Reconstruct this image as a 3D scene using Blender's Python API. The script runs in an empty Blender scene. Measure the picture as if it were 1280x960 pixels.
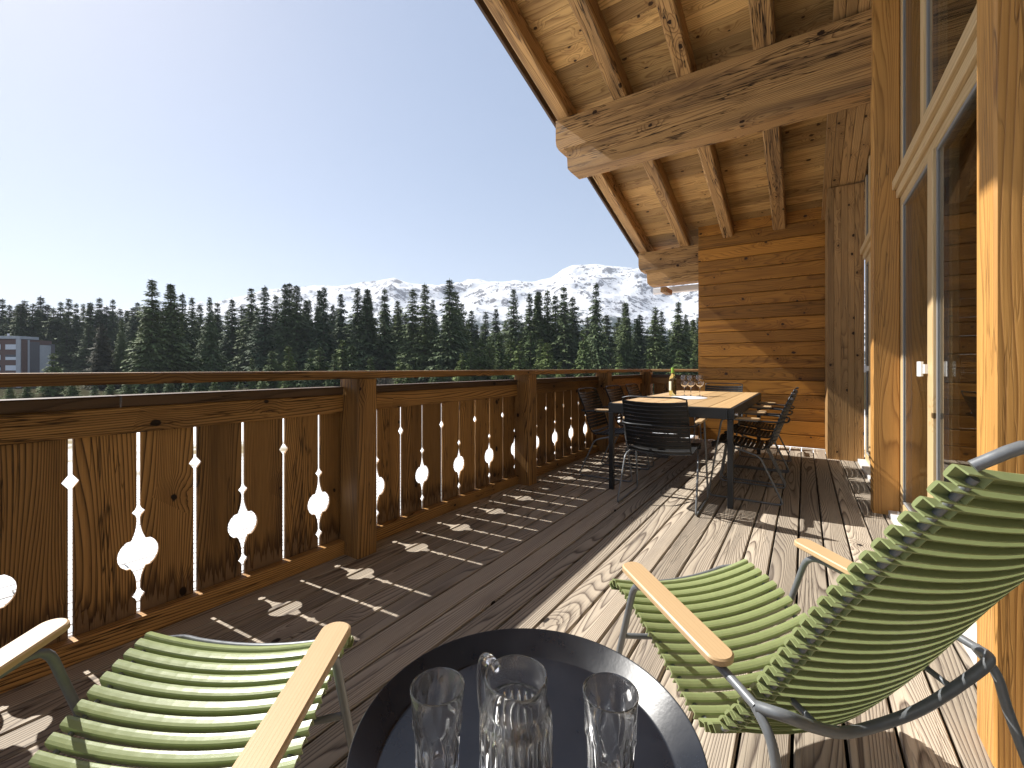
import bpy, math, random
from mathutils import Vector, Matrix, noise

sc = bpy.context.scene
col = sc.collection
R_ = math.radians

# ------------------------------------------------------------------ camera, sky, sun, exposure
H = 1.05
FPX = 545.0
YAW = math.atan(365.0 / FPX)
cd = bpy.data.cameras.new('camera')
cd.sensor_fit = 'HORIZONTAL'
cd.sensor_width = 36.0
cd.lens = 36.0 * FPX / 1280.0
cd.shift_y = -20.0 / 1280.0
cd.clip_start = 0.02
cd.clip_end = 20000
cam = bpy.data.objects.new('camera', cd)
cam.location = (0, 0, H)
cam.rotation_euler = (R_(90), 0, YAW)
col.objects.link(cam)
sc.camera = cam

SUN_EL = 44.0
SUN_DIR = Vector((math.cos(R_(SUN_EL)), 0.085 * math.cos(R_(SUN_EL)), -math.sin(R_(SUN_EL)))).normalized()   # way the light travels
w = bpy.data.worlds.new('World')
sc.world = w
w.use_nodes = True
nt = w.node_tree
bg = nt.nodes['Background']
sky = nt.nodes.new('ShaderNodeTexSky')
sky.sky_type = 'NISHITA'
sky.sun_disc = False
sky.sun_elevation = R_(SUN_EL)
sky.sun_rotation = math.atan2(-SUN_DIR.x, -SUN_DIR.y)
sky.altitude = 1500
sky.air_density = 1.0
sky.dust_density = 2.0
sky.ozone_density = 1.2
bg.inputs['Strength'].default_value = 0.15
gm = nt.nodes.new('ShaderNodeGamma'); gm.inputs[1].default_value = .46
hs = nt.nodes.new('ShaderNodeHueSaturation')
hs.inputs['Saturation'].default_value = 1.25
hs.inputs['Value'].default_value = 1.22
hs.inputs['Hue'].default_value = .508
nt.links.new(sky.outputs[0], gm.inputs[0])
nt.links.new(gm.outputs[0], hs.inputs['Color'])
nt.links.new(hs.outputs[0], bg.inputs[0])

sl = bpy.data.lights.new('sun', 'SUN')
sl.energy = 5.0
sl.angle = R_(0.53)
sl.color = (1.0, 0.965, 0.905)
so = bpy.data.objects.new('sun', sl)
so.rotation_euler = SUN_DIR.to_track_quat('-Z', 'Y').to_euler()
so.location = (-20, 0, 30)
col.objects.link(so)

sc.view_settings.view_transform = 'Standard'
sc.view_settings.look = 'None'
sc.view_settings.gamma = 1.0
sc.view_settings.exposure = 1.06
sc.cycles.max_bounces = 10
sc.cycles.transparent_max_bounces = 16
sc.cycles.sample_clamp_indirect = 6.0

FW = Vector((-math.sin(YAW), math.cos(YAW), 0))
RT = Vector((math.cos(YAW), math.sin(YAW), 0))


def spot(px, D, z=0.0):
    """world point at forward depth D under picture column px"""
    p = FW * D + RT * (D * (px - 640.0) / FPX)
    return Vector((p.x, p.y, z))


# ------------------------------------------------------------------ mesh helpers
class MB:
    def __init__(s):
        s.v = []; s.f = []; s.g = []; s.t = []

    def add(s, vs, fs, gs=None, tint=0.5):
        b = len(s.v)
        s.v += [tuple(x) for x in vs]
        s.f += [tuple(i + b for i in f) for f in fs]
        s.g += [tuple(x) for x in (gs if gs is not None else vs)]
        s.t += [tint] * len(vs)

    def plank(s, a, b, wdir, W, T, ch=0.002, rnd=random):
        """board from a to b (centre line), W across along wdir, T thick; eight sided section with chamfered arrises"""
        a = Vector(a); b = Vector(b)
        L = (b - a).length
        u = (b - a) / L
        wd = Vector(wdir); wd = (wd - u * wd.dot(u)).normalized()
        td = u.cross(wd).normalized()
        hw, ht = W / 2, T / 2
        sec = [(-hw + ch, -ht), (hw - ch, -ht), (hw, -ht + ch), (hw, ht - ch), (hw - ch, ht), (-hw + ch, ht), (-hw, ht - ch), (-hw, -ht + ch)]
        o = (rnd.uniform(0, 60), rnd.uniform(0, 60), rnd.uniform(0, 60))
        vs = []; gs = []
        for d in (0, L):
            for (x, y) in sec:
                vs.append(a + u * d + wd * x + td * y)
                gs.append((o[0] + d, o[1] + x, o[2] + y))
        fs = [(i, (i + 1) % 8, 8 + (i + 1) % 8, 8 + i) for i in range(8)]
        fs += [tuple(range(7, -1, -1)), tuple(range(8, 16))]
        s.add(vs, fs, gs, rnd.random())

    def box(s, lo, hi, along=0, ch=0.003, rnd=random):
        lo = Vector(lo); hi = Vector(hi)
        c = (lo + hi) / 2
        a = c.copy(); b = c.copy()
        a[along] = lo[along]; b[along] = hi[along]
        wax = {0: 1, 1: 0, 2: 0}[along]
        tax = 3 - along - wax
        wd = Vector((0, 0, 0)); wd[wax] = 1
        s.plank(a, b, wd, hi[wax] - lo[wax], hi[tax] - lo[tax], ch, rnd)

    def tube(s, pts, r, n=10, caps=True, closed=False):
        pts = [Vector(p) for p in pts]
        N = len(pts)
        tang = []
        for i in range(N):
            if closed:
                t = pts[(i + 1) % N] - pts[i - 1]
            else:
                t = pts[min(i + 1, N - 1)] - pts[max(i - 1, 0)]
            tang.append(t.normalized())
        up = Vector((0, 0, 1))
        if abs(tang[0].dot(up)) > 0.9:
            up = Vector((1, 0, 0))
        nrm = (up - tang[0] * up.dot(tang[0])).normalized()
        vs = []
        for i in range(N):
            nrm = (nrm - tang[i] * nrm.dot(tang[i])).normalized()
            bn = tang[i].cross(nrm)
            rr = r[i] if isinstance(r, (list, tuple)) else r
            for k in range(n):
                an = 2 * math.pi * k / n
                vs.append(pts[i] + nrm * (rr * math.cos(an)) + bn * (rr * math.sin(an)))
        fs = []
        for i in range(N if closed else N - 1):
            j = (i + 1) % N
            for k in range(n):
                fs.append((i * n + k, i * n + (k + 1) % n, j * n + (k + 1) % n, j * n + k))
        if caps and not closed:
            fs.append(tuple(range(n - 1, -1, -1)))
            fs.append(tuple((N - 1) * n + k for k in range(n)))
        s.add(vs, fs)

    def lathe(s, prof, n=48, c=(0, 0, 0), rfun=None):
        """prof: list of (r, z); points with r == 0 close on the axis"""
        vs = []; idx = []
        for (r, z) in prof:
            if r <= 1e-7:
                idx.append([len(vs)] * n)
                vs.append((c[0], c[1], c[2] + z))
            else:
                row = []
                for k in range(n):
                    an = 2 * math.pi * k / n
                    rr = rfun(r, z, an) if rfun else r
                    row.append(len(vs))
                    vs.append((c[0] + rr * math.cos(an), c[1] + rr * math.sin(an), c[2] + z))
                idx.append(row)
        fs = []
        for i in range(len(prof) - 1):
            for k in range(n):
                q = [idx[i][k], idx[i][(k + 1) % n], idx[i + 1][(k + 1) % n], idx[i + 1][k]]
                q2 = []
                for x in q:
                    if x not in q2:
                        q2.append(x)
                if len(q2) > 2:
                    fs.append(tuple(q2))
        s.add(vs, fs)

    def build(s, name, m, parent=None, smooth=None):
        me = bpy.data.meshes.new(name)
        me.from_pydata(s.v, [], s.f)
        at = me.attributes.new('gc', 'FLOAT_VECTOR', 'POINT')
        at.data.foreach_set('vector', [x for g in s.g for x in g])
        at = me.attributes.new('tint', 'FLOAT', 'POINT')
        at.data.foreach_set('value', s.t)
        me.materials.append(m)
        me.validate(); me.update()
        if smooth is not None:
            me.shade_smooth()
            me.set_sharp_from_angle(angle=R_(smooth))
        o = bpy.data.objects.new(name, me)
        col.objects.link(o)
        if parent:
            o.parent = parent
        return o


def smooth_path(pts, k=6):
    """Catmull-Rom through pts"""
    P = [Vector(p) for p in pts]
    P = [P[0] * 2 - P[1]] + P + [P[-1] * 2 - P[-2]]
    out = []
    for i in range(1, len(P) - 2):
        for j in range(k):
            t = j / k
            a, b, c, d = P[i - 1], P[i], P[i + 1], P[i + 2]
            out.append(0.5 * ((2 * b) + (c - a) * t + (2 * a - 5 * b + 4 * c - d) * t * t + (3 * b - a - 3 * c + d) * t ** 3))
    out.append(P[-2])
    return out


def round_path(pts, rad, k=5):
    """polyline with rounded corners"""
    P = [Vector(p) for p in pts]
    out = [P[0]]
    for i in range(1, len(P) - 1):
        a, b, c = P[i - 1], P[i], P[i + 1]
        r = min(rad, (a - b).length * .45, (c - b).length * .45)
        p0 = b + (a - b).normalized() * r
        p1 = b + (c - b).normalized() * r
        for j in range(k + 1):
            t = j / k
            out.append(p0 * (1 - t) ** 2 + b * (2 * t * (1 - t)) + p1 * t * t)
    out.append(P[-1])
    return out


def tag(o, label=None, cat=None, group=None, kind=None):
    if label: o['label'] = label
    if cat: o['category'] = cat
    if group: o['group'] = group
    if kind: o['kind'] = kind
    return o


def thing(name, label, cat, loc=(0, 0, 0), rz=0.0, group=None):
    o = bpy.data.objects.new(name, None)
    o.empty_display_size = 0.1
    col.objects.link(o)
    o.location = loc
    o.rotation_euler = (0, 0, rz)
    return tag(o, label, cat, group)


def copy_tree(o, parent=None):
    c = o.copy()
    col.objects.link(c)
    if parent:
        c.parent = parent
    for ch in list(o.children):
        copy_tree(ch, c)
    return c


# ------------------------------------------------------------------ materials
class NG:
    def __init__(s, name):
        s.m = bpy.data.materials.new(name)
        s.m.use_nodes = True
        s.n = s.m.node_tree.nodes
        s.l = s.m.node_tree.links
        s.b = s.n['Principled BSDF']
        s.out = s.n['Material Output']

    def new(s, t, **kw):
        x = s.n.new(t)
        for k, v in kw.items():
            setattr(x, k, v)
        return x

    def lk(s, a, b):
        s.l.new(a, b)

    def math(s, op, a, b=None, c=None, clamp=False):
        x = s.new('ShaderNodeMath', operation=op, use_clamp=clamp)
        for i, v in enumerate((a, b, c)):
            if v is None: continue
            if isinstance(v, (int, float)): x.inputs[i].default_value = v
            else: s.lk(v, x.inputs[i])
        return x.outputs[0]

    def vmul(s, v, k):
        x = s.new('ShaderNodeVectorMath', operation='MULTIPLY')
        s.lk(v, x.inputs[0]); x.inputs[1].default_value = k
        return x.outputs[0]

    def noise(s, v, scale, detail=2, rough=.5, dist=0.0):
        x = s.new('ShaderNodeTexNoise')
        s.lk(v, x.inputs['Vector'])
        x.inputs['Scale'].default_value = scale
        x.inputs['Detail'].default_value = detail
        x.inputs['Roughness'].default_value = rough
        x.inputs['Distortion'].default_value = dist
        return x.outputs[0]

    def ramp(s, f, stops, interp='LINEAR'):
        x = s.new('ShaderNodeValToRGB')
        s.lk(f, x.inputs[0])
        cr = x.color_ramp
        cr.interpolation = interp
        while len(cr.elements) < len(stops): cr.elements.new(.5)
        for e, (p, c) in zip(cr.elements, stops):
            e.position = p
            e.color = (*c, 1) if len(c) == 3 else c
        return x.outputs[0]

    def fr(s, f, a, b, c=0.0, d=1.0, smooth=False):
        x = s.new('ShaderNodeMapRange')
        if smooth: x.interpolation_type = 'SMOOTHSTEP'
        s.lk(f, x.inputs[0])
        for i, v in enumerate((a, b, c, d)):
            x.inputs[1 + i].default_value = v
        return x.outputs[0]

    def mix(s, f, a, b, mode='MIX'):
        x = s.new('ShaderNodeMix', data_type='RGBA', blend_type=mode)
        for i, v in ((0, f), (6, a), (7, b)):
            if isinstance(v, (int, float)): x.inputs[i].default_value = v
            elif isinstance(v, (tuple, list)): x.inputs[i].default_value = (*v, 1)
            else: s.lk(v, x.inputs[i])
        return x.outputs[2]


def wood(name, light, dark, rings=9.0, contrast=.75, knots=.25, knot_scale=1.0, rough=.6, tint=.35, stain=.3, stain_col=None,
         bump=.6, fibre=.25, cracks=0.0, stretch=.55, spec=.3, lin=30.0, drip=False):
    g = NG(name)
    a = g.new('ShaderNodeAttribute', attribute_name='gc')
    v = a.outputs['Vector']
    tn = g.new('ShaderNodeAttribute', attribute_name='tint').outputs['Fac']
    # knots
    vor = g.new('ShaderNodeTexVoronoi', voronoi_dimensions='2D', feature='F1')
    sv = g.new('ShaderNodeSeparateXYZ'); g.lk(v, sv.inputs[0])
    cv = g.new('ShaderNodeCombineXYZ')
    g.lk(g.math('MULTIPLY', sv.outputs[0], 4.6 * knot_scale), cv.inputs[0])
    g.lk(g.math('MULTIPLY', g.math('ADD', sv.outputs[1], sv.outputs[2]), 6.2 * knot_scale), cv.inputs[1])
    g.lk(cv.outputs[0], vor.inputs['Vector'])
    vor.inputs['Scale'].default_value = 1.0
    wob = g.noise(v, 40, 2)
    dd = g.math('ADD', vor.outputs['Distance'], g.math('MULTIPLY', g.math('SUBTRACT', wob, .5), .10))
    sx = g.new('ShaderNodeSeparateColor')
    g.lk(vor.outputs['Color'], sx.inputs[0])
    has = g.math('LESS_THAN', sx.outputs[0], knots)
    size = g.fr(sx.outputs[1], 0, 1, .045, .13)
    core = g.math('MULTIPLY', g.math('SUBTRACT', 1, g.math('DIVIDE', dd, size), clamp=True), has)
    core = g.fr(core, 0.02, .35, 0, 1, True)
    halo = g.math('MULTIPLY', g.fr(dd, .05, .55, 1, 0, True), has)
    # growth rings: contours of a stretched field, pushed aside by the knots
    n1 = g.noise(g.vmul(v, (stretch, 5.5, 5.5)), 1.0, 1.2, .4, .15)
    n2 = g.noise(g.vmul(v, (3.0, 30, 30)), 1.0, 2)
    fld = g.math('ADD', g.math('MULTIPLY', n1, rings), g.math('MULTIPLY', n2, .22))
    fld = g.math('ADD', fld, g.math('MULTIPLY', halo, 2.4))
    fld = g.math('ADD', fld, g.math('MULTIPLY', g.math('ADD', sv.outputs[1], g.math('MULTIPLY', sv.outputs[2], .8)), lin))
    fc = g.math('FRACT', fld)
    ring = g.ramp(fc, [(0, (.10,) * 3), (.10, (0,) * 3), (.45, (.12,) * 3), (.72, (.45,) * 3), (.90, (1,) * 3), (1, (.10,) * 3)])
    fib = g.noise(g.vmul(v, (6, 240, 240)), 1.0, 2, .6)
    dk = g.math('ADD', g.math('MULTIPLY', ring, contrast), g.math('MULTIPLY', g.math('SUBTRACT', fib, .5), fibre * 2), clamp=True)
    c = g.mix(dk, light, dark)
    # whole-board tone and long streaks
    st = g.noise(g.vmul(v, (.7, 9, 9)), 1.0, 3, .6)
    if stain:
        c = g.mix(g.math('MULTIPLY', g.fr(st, .45, .75, 0, 1, True), stain), c, stain_col or dark)
    c = g.mix(1.0, c, g.ramp(tn, [(0, (1 - tint,) * 3), (1, (1.0 + tint * .25,) * 3)]), 'MULTIPLY')
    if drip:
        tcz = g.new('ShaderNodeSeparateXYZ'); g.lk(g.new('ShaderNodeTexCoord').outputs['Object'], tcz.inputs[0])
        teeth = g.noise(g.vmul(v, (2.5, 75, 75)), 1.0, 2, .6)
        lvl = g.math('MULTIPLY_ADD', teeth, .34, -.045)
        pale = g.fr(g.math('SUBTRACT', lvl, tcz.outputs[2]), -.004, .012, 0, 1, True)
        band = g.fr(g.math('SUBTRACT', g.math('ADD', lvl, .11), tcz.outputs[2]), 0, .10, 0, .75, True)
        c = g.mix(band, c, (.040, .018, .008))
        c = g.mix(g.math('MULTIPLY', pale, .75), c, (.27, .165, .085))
    knotc = tuple(x * .25 for x in dark)
    c = g.mix(g.math('MULTIPLY', halo, .25), c, dark)
    c = g.mix(core, c, knotc)
    hgt = g.math('SUBTRACT', g.math('MULTIPLY', fib, .35), g.math('MULTIPLY', ring, .5))
    if cracks:
        cn = g.noise(g.vmul(v, (1.3, 26, 26)), 1.0, 3, .55, .3)
        ck = g.fr(g.math('ABSOLUTE', g.math('SUBTRACT', cn, .5)), 0.0, .022, 1, 0, True)
        gate = g.fr(g.noise(g.vmul(v, (1.0, 6, 6)), 1.0, 1), .44, .58, 0, 1, True)
        ck = g.math('MULTIPLY', g.math('MULTIPLY', ck, gate), cracks)
        c = g.mix(ck, c, tuple(x * .12 for x in dark))
        hgt = g.math('SUBTRACT', hgt, g.math('MULTIPLY', ck, 2.0))
    g.lk(c, g.b.inputs['Base Color'])
    g.b.inputs['Roughness'].default_value = rough
    g.b.inputs['Specular IOR Level'].default_value = spec
    bm = g.new('ShaderNodeBump')
    bm.inputs['Strength'].default_value = bump
    bm.inputs['Distance'].default_value = .002
    g.lk(hgt, bm.inputs['Height'])
    g.lk(bm.outputs[0], g.b.inputs['Normal'])
    return g.m


def plain(name, colr, rough=.5, metal=0.0, var=.12, scale=30, spec=.5, bump=0.0, coat=0.0):
    g = NG(name)
    tc = g.new('ShaderNodeTexCoord')
    n = g.noise(tc.outputs['Object'], scale, 4, .6)
    c = g.mix(1.0, colr, g.ramp(n, [(.25, (1 - var,) * 3), (.75, (1 + var,) * 3)]), 'MULTIPLY')
    g.lk(c, g.b.inputs['Base Color'])
    g.lk(g.fr(n, .3, .7, rough * .85, min(1, rough * 1.15)), g.b.inputs['Roughness'])
    g.b.inputs['Metallic'].default_value = metal
    g.b.inputs['Specular IOR Level'].default_value = spec
    g.b.inputs['Coat Weight'].default_value = coat
    if bump:
        b = g.new('ShaderNodeBump')
        b.inputs['Strength'].default_value = bump
        b.inputs['Distance'].default_value = .001
        g.lk(g.noise(tc.outputs['Object'], scale * 12, 2), b.inputs['Height'])
        g.lk(b.outputs[0], g.b.inputs['Normal'])
    return g.m


def glass(name, colr=(1, 1, 1), ior=1.5, rough=0.0, cloud=0.0):
    g = NG(name)
    g.b.inputs['Base Color'].default_value = (*colr, 1)
    g.b.inputs['Transmission Weight'].default_value = 1.0 - cloud
    g.b.inputs['IOR'].default_value = ior
    tc = g.new('ShaderNodeTexCoord')
    g.lk(g.fr(g.noise(tc.outputs['Object'], 25, 2), .4, .8, rough, rough + .03), g.b.inputs['Roughness'])
    return g.m


def window_glass(name):
    g = NG(name)
    g.n.remove(g.b)
    geo = g.new('ShaderNodeNewGeometry')
    dp = g.new('ShaderNodeVectorMath', operation='DOT_PRODUCT')
    g.lk(geo.outputs['Normal'], dp.inputs[0]); g.lk(geo.outputs['Incoming'], dp.inputs[1])
    x = g.math('SUBTRACT', 1.0, g.math('ABSOLUTE', dp.outputs['Value']))
    p = g.math('MULTIPLY_ADD', g.math('POWER', x, 5.0), .93, .07)
    tr = g.new('ShaderNodeBsdfTransparent'); tr.inputs[0].default_value = (.72, .76, .75, 1)
    gl = g.new('ShaderNodeBsdfGlossy'); gl.inputs['Roughness'].default_value = 0.012
    mx = g.new('ShaderNodeMixShader')
    g.lk(p, mx.inputs[0]); g.lk(tr.outputs[0], mx.inputs[1]); g.lk(gl.outputs[0], mx.inputs[2])
    g.lk(mx.outputs[0], g.out.inputs[0])
    return g.m


M = {}
M['deck'] = wood('deck_boards', (.47, .395, .305), (.095, .068, .052), rings=34, contrast=.95, knots=.035, rough=.72, tint=.34, stain=.40,
                 stain_col=(.19, .165, .145), bump=1.0, fibre=.28, cracks=.3, stretch=.40, lin=60)
M['rail'] = wood('railing_boards', (.50, .268, .086), (.052, .021, .007), rings=24, contrast=1.0, knots=.24, rough=.55, tint=.38, stain=.7,
                 stain_col=(.075, .034, .013), bump=.8, cracks=.8, lin=100, fibre=.35)
M['railboard'] = wood('cut_out_boards', (.50, .268, .086), (.052, .021, .007), rings=24, contrast=1.0, knots=.24, rough=.55, tint=.38, stain=.65,
                 stain_col=(.075, .034, .013), bump=.8, cracks=.8, lin=105, fibre=.35, drip=True)
M['raildark'] = wood('railing_cap', (.13, .078, .044), (.045, .023, .012), rings=10, contrast=.7, knots=.08, rough=.6, tint=.3, stain=.5, cracks=.7, bump=.9, lin=40)
M['beam'] = wood('old_beam', (.52, .300, .115), (.095, .036, .010), rings=22, contrast=.8, knots=.26, knot_scale=.8, rough=.7, tint=.2, stain=.75,
                 stain_col=(.15, .082, .038), bump=1.2, cracks=1.0, fibre=.45, lin=45)
M['ceil'] = wood('roof_boards', (.66, .405, .150), (.20, .085, .022), rings=18, contrast=.68, knots=.30, rough=.6, tint=.48, stain=.55, bump=.6, cracks=.5, lin=40)
M['wall'] = wood('wall_boards', (.55, .245, .040), (.15, .052, .006), rings=22, contrast=.65, knots=.26, rough=.5, tint=.5, stain=.75, bump=.6, cracks=.4, lin=45)
M['post'] = wood('post_wood', (.58, .300, .085), (.165, .062, .013), rings=18, contrast=.6, knots=.10, rough=.45, tint=.15, stain=.3, bump=.6, cracks=.5, lin=55)
M['pillar'] = wood('pillar_boards', (.50, .295, .120), (.14, .060, .018), rings=16, contrast=.6, knots=.26, knot_scale=1.2, rough=.55, tint=.34, stain=.35, bump=.6, cracks=.6, lin=60)
M['frame'] = wood('window_frame_wood', (.60, .44, .24), (.40, .245, .10), rings=10, contrast=.6, knots=.03, rough=.4, tint=.12, stain=.12, bump=.2, lin=60)
M['bamboo'] = wood('bamboo', (.50, .345, .19), (.40, .255, .125), rings=8, contrast=.4, knots=.0, rough=.42, tint=.08, stain=.15, bump=.1, fibre=.35, stretch=.15, lin=160)
M['table'] = wood('table_wood', (.56, .37, .18), (.36, .205, .082), rings=12, contrast=.5, knots=.0, rough=.5, tint=.22, stain=.2, bump=.2, stretch=.25, lin=50)
M['white_board'] = wood('bleached_boards', (.80, .80, .79), (.55, .55, .54), rings=8, contrast=.4, knots=.05, rough=.8, tint=.12, stain=.15, bump=.5)
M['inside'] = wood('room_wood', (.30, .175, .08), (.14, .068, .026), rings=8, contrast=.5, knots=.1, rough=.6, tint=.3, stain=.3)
M['green'] = plain('green_slat', (.250, .290, .128), .34, 0, .06, 60, .5, .15)
M['black_slat'] = plain('black_slat', (.009, .0095, .0105), .45, 0, .1, 60, .3)
M['grey_metal'] = plain('grey_powder_coat', (.16, .17, .18), .40, .25, .08, 80, .5)
M['dark_metal'] = plain('black_powder_coat', (.018, .019, .021), .45, .2, .1, 60, .5)
M['tray'] = plain('black_tray', (.006, .007, .0105), .30, 0.0, .12, 14, .38, .1)
M['steel'] = plain('steel', (.55, .56, .58), .3, .9, .05, 60)
M['white'] = plain('white_paint', (.78, .78, .77), .45, 0, .03, 40)
M['sill'] = plain('pale_sill', (.62, .62, .61), .5, .2, .06, 20)
M['gasket'] = plain('grey_seal', (.22, .215, .21), .6, 0, .05, 40, .2)
M['gutter'] = plain('white_gutter', (.74, .75, .76), .5, 0, .05, 9)
M['tile'] = plain('roof_covering', (.07, .065, .06), .8, 0, .25, 6)
M['dark'] = plain('under_deck', (.03, .025, .02), .9, 0, .2, 6)
M['glass'] = glass('clear_glass', rough=.004, cloud=.018)
M['wineglass'] = glass('thin_glass', (1, 1, 1), 1.45)
M['bottle'] = glass('white_wine_bottle', (.86, .90, .55), 1.4)
M['capsule'] = plain('green_capsule', (.28, .50, .06), .35, 0, .05, 50)
M['paper'] = plain('pale_cloth', (.62, .62, .65), .8, 0, .1, 40)
M['label'] = plain('bottle_label', (.70, .66, .50), .6, 0, .05, 60)
M['pane'] = window_glass('window_pane')

# ------------------------------------------------------------------ setting: snow field, lower roof, mountains
def snow_mat():
    g = NG('snow_field')
    tc = g.new('ShaderNodeTexCoord')
    n = g.noise(tc.outputs['Object'], .035, 5, .6)
    n2 = g.noise(tc.outputs['Object'], .6, 4, .6)
    c = g.mix(g.fr(g.math('ADD', n, g.math('MULTIPLY', n2, .15)), .60, .70, 0, 1, True), (.80, .80, .80), (.26, .21, .13))
    ln = g.new('ShaderNodeVectorMath', operation='LENGTH'); g.lk(tc.outputs['Object'], ln.inputs[0])
    ff = g.fr(g.math('ADD', ln.outputs['Value'], g.math('MULTIPLY', g.math('SUBTRACT', n, .5), 90.0)), 80, 94, 0, 1, True)
    c = g.mix(ff, c, (.045, .042, .025))
    g.lk(c, g.b.inputs['Base Color'])
    g.b.inputs['Roughness'].default_value = .9
    g.b.inputs['Specular IOR Level'].default_value = 0.0
    b = g.new('ShaderNodeBump'); b.inputs['Strength'].default_value = .5; b.inputs['Distance'].default_value = .4
    g.lk(n2, b.inputs['Height']); g.lk(b.outputs[0], g.b.inputs['Normal'])
    return g.m


GZ = -6.0
mb = MB()
radii = [0, 20, 45, 70, 100, 130, 170, 220, 300, 450, 700, 1100, 1800, 3000, 6000, 9000]
NS = 64
vs = [(0, 0, GZ)]
for r in radii[1:]:
    for k in range(NS):
        an = 2 * math.pi * k / NS
        x, y = r * math.cos(an), r * math.sin(an)
        z = GZ + (noise.noise(Vector((x * .02, y * .02, 3))) * .8 if 40 < r < 400 else 0) + (2.2 * min(1, max(0, (r - 90) / 150.0)) if r < 2500 else 0)
        vs.append((x, y, z))
fs = [(0, 1 + k, 1 + (k + 1) % NS) for k in range(NS)]
for i in range(len(radii) - 2):
    for k in range(NS):
        a = 1 + i * NS; b = a + NS
        fs.append((a + k, b + k, b + (k + 1) % NS, a + (k + 1) % NS))
mb.add(vs, fs)
tag(mb.build('snow_field', snow_mat(), smooth=180), kind='structure')


def mountain_mat():
    g = NG('snowy_rock')
    geo = g.new('ShaderNodeNewGeometry')
    pos = geo.outputs['Position']
    sep = g.new('ShaderNodeSeparateXYZ'); g.lk(pos, sep.inputs[0])
    sn = g.new('ShaderNodeSeparateXYZ'); g.lk(geo.outputs['True Normal'], sn.inputs[0])
    n = g.noise(pos, .0045, 8, .66)
    n2 = g.noise(g.vmul(pos, (1, 1, .5)), .030, 5, .72)
    n3 = g.noise(pos, .0022, 5, .6)
    n4 = g.noise(g.vmul(pos, (1, 1, .25)), .012, 4, .6, .6)
    # bare rock and scrub where steep or wind-blown, speckled at many sizes
    rk = g.math('ADD', g.math('MULTIPLY', g.math('SUBTRACT', 1.0, sn.outputs[2]), 1.0), g.math('MULTIPLY', g.math('SUBTRACT', n, .5), 1.1))
    rk = g.math('ADD', rk, g.math('MULTIPLY', g.math('SUBTRACT', n2, .5), 1.5))
    rk = g.math('ADD', rk, g.math('MULTIPLY', g.math('SUBTRACT', n4, .5), .9))
    rockm = g.fr(rk, .24, .34, 0, 1, True)
    c = g.mix(rockm, (.58, .585, .60), (.075, .07, .075))
    # forest on the lower slopes
    hz = g.math('ADD', sep.outputs[2], g.math('MULTIPLY', g.math('SUBTRACT', n3, .5), -520.0))
    hz = g.math('ADD', hz, g.math('MULTIPLY', g.math('SUBTRACT', n2, .5), 380.0))
    fm = g.math('MULTIPLY', g.fr(hz, 190, 240, 1, 0, True), g.fr(n4, .40, .50, .25, 1, True))
    c = g.mix(fm, c, (.030, .045, .040))
    g.lk(c, g.b.inputs['Base Color'])
    g.b.inputs['Roughness'].default_value = .85
    g.b.inputs['Specular IOR Level'].default_value = .1
    bu = g.new('ShaderNodeBump'); bu.inputs['Strength'].default_value = .9; bu.inputs['Distance'].default_value = 22
    g.lk(g.math('ADD', n, g.math('MULTIPLY', n4, .5)), bu.inputs['Height']); g.lk(bu.outputs[0], g.b.inputs['Normal'])
    return g.m


PROF = [(-1300, 395), (-500, 388), (-100, 392), (200, 388), (262, 381), (300, 371), (340, 366), (400, 361), (440, 357), (470, 353), (492, 348), (508, 354), (540, 358),
        (570, 358), (600, 354), (640, 355), (670, 353), (690, 347), (703, 338), (714, 333), (745, 330), (762, 333), (790, 338), (815, 346),
        (850, 356), (880, 352), (930, 340), (1000, 350), (1200, 360), (1700, 380), (2600, 400)]


def prof(px):
    for (a, b), (c, d) in zip(PROF, PROF[1:]):
        if a <= px <= c:
            t = (px - a) / (c - a)
            return b + (d - b) * t
    return 395


mb = MB()
NU, ND = 460, 120
vs = []
DR = 3600.0
for j in range(ND):
    t = j / (ND - 1)
    D = 1000 + 3600 * t
    for i in range(NU):
        px = -500 + 1700 * i / (NU - 1)
        p = spot(px, D)
        hr = (460 - prof(px)) / FPX * DR + 8
        q = (D - 1000) / (DR - 1000)
        if q < 1:
            s = q ** 1.25
            base = hr * (s * .96 + .04 * q * q * q)
        else:
            base = hr * max(0, 1 - (q - 1) * 1.6)
        amp = 1.0 if q < .9 else .55
        nz = noise.multi_fractal(Vector((p.x * .0016, p.y * .0016, 7.3)), .9, 2.1, 6) - 1.0
        nr = noise.hetero_terrain(Vector((p.x * .0045, p.y * .0045, 2.3)), .8, 2.1, 5, .7) - .8
        z = base + amp * min(q, 1) * (nz * 60 + nr * 34) * (1.0 if q < 1 else .4) - 20 * (1 - min(q, 1))
        vs.append((p.x, p.y, z + H))
fs = [(j * NU + i, j * NU + i + 1, (j + 1) * NU + i + 1, (j + 1) * NU + i) for j in range(ND - 1) for i in range(NU - 1)]
mb.add(vs, fs)
HAZE_TOP = max(q[2] for q in vs) + 15
HAZE_BOT = min(min(q[2] for q in vs), -8.0) - 1
tag(mb.build('snowy_mountain', mountain_mat(), smooth=180), kind='structure')

# ------------------------------------------------------------------ deck
random.seed(3)
PITCH = 0.1254
mb = MB()
x = -.0276 - 18 * PITCH + .0045
k = 0
while x < 0.50:
    x1 = min(x + PITCH - .009, .548)
    mb.plank(((x + x1) / 2, -3.2, -.015), ((x + x1) / 2, 6.90, -.015), (1, 0, 0), x1 - x, .03, .004)
    x += PITCH
deck = mb.build('deck', M['deck'])
tag(deck, kind='structure')
mb = MB()
mb.box((-2.30, -3.2, -.30), (.9, 7.2, -.10), 1)
tag(mb.build('deck_underside', M['dark']), kind='structure')

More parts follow.
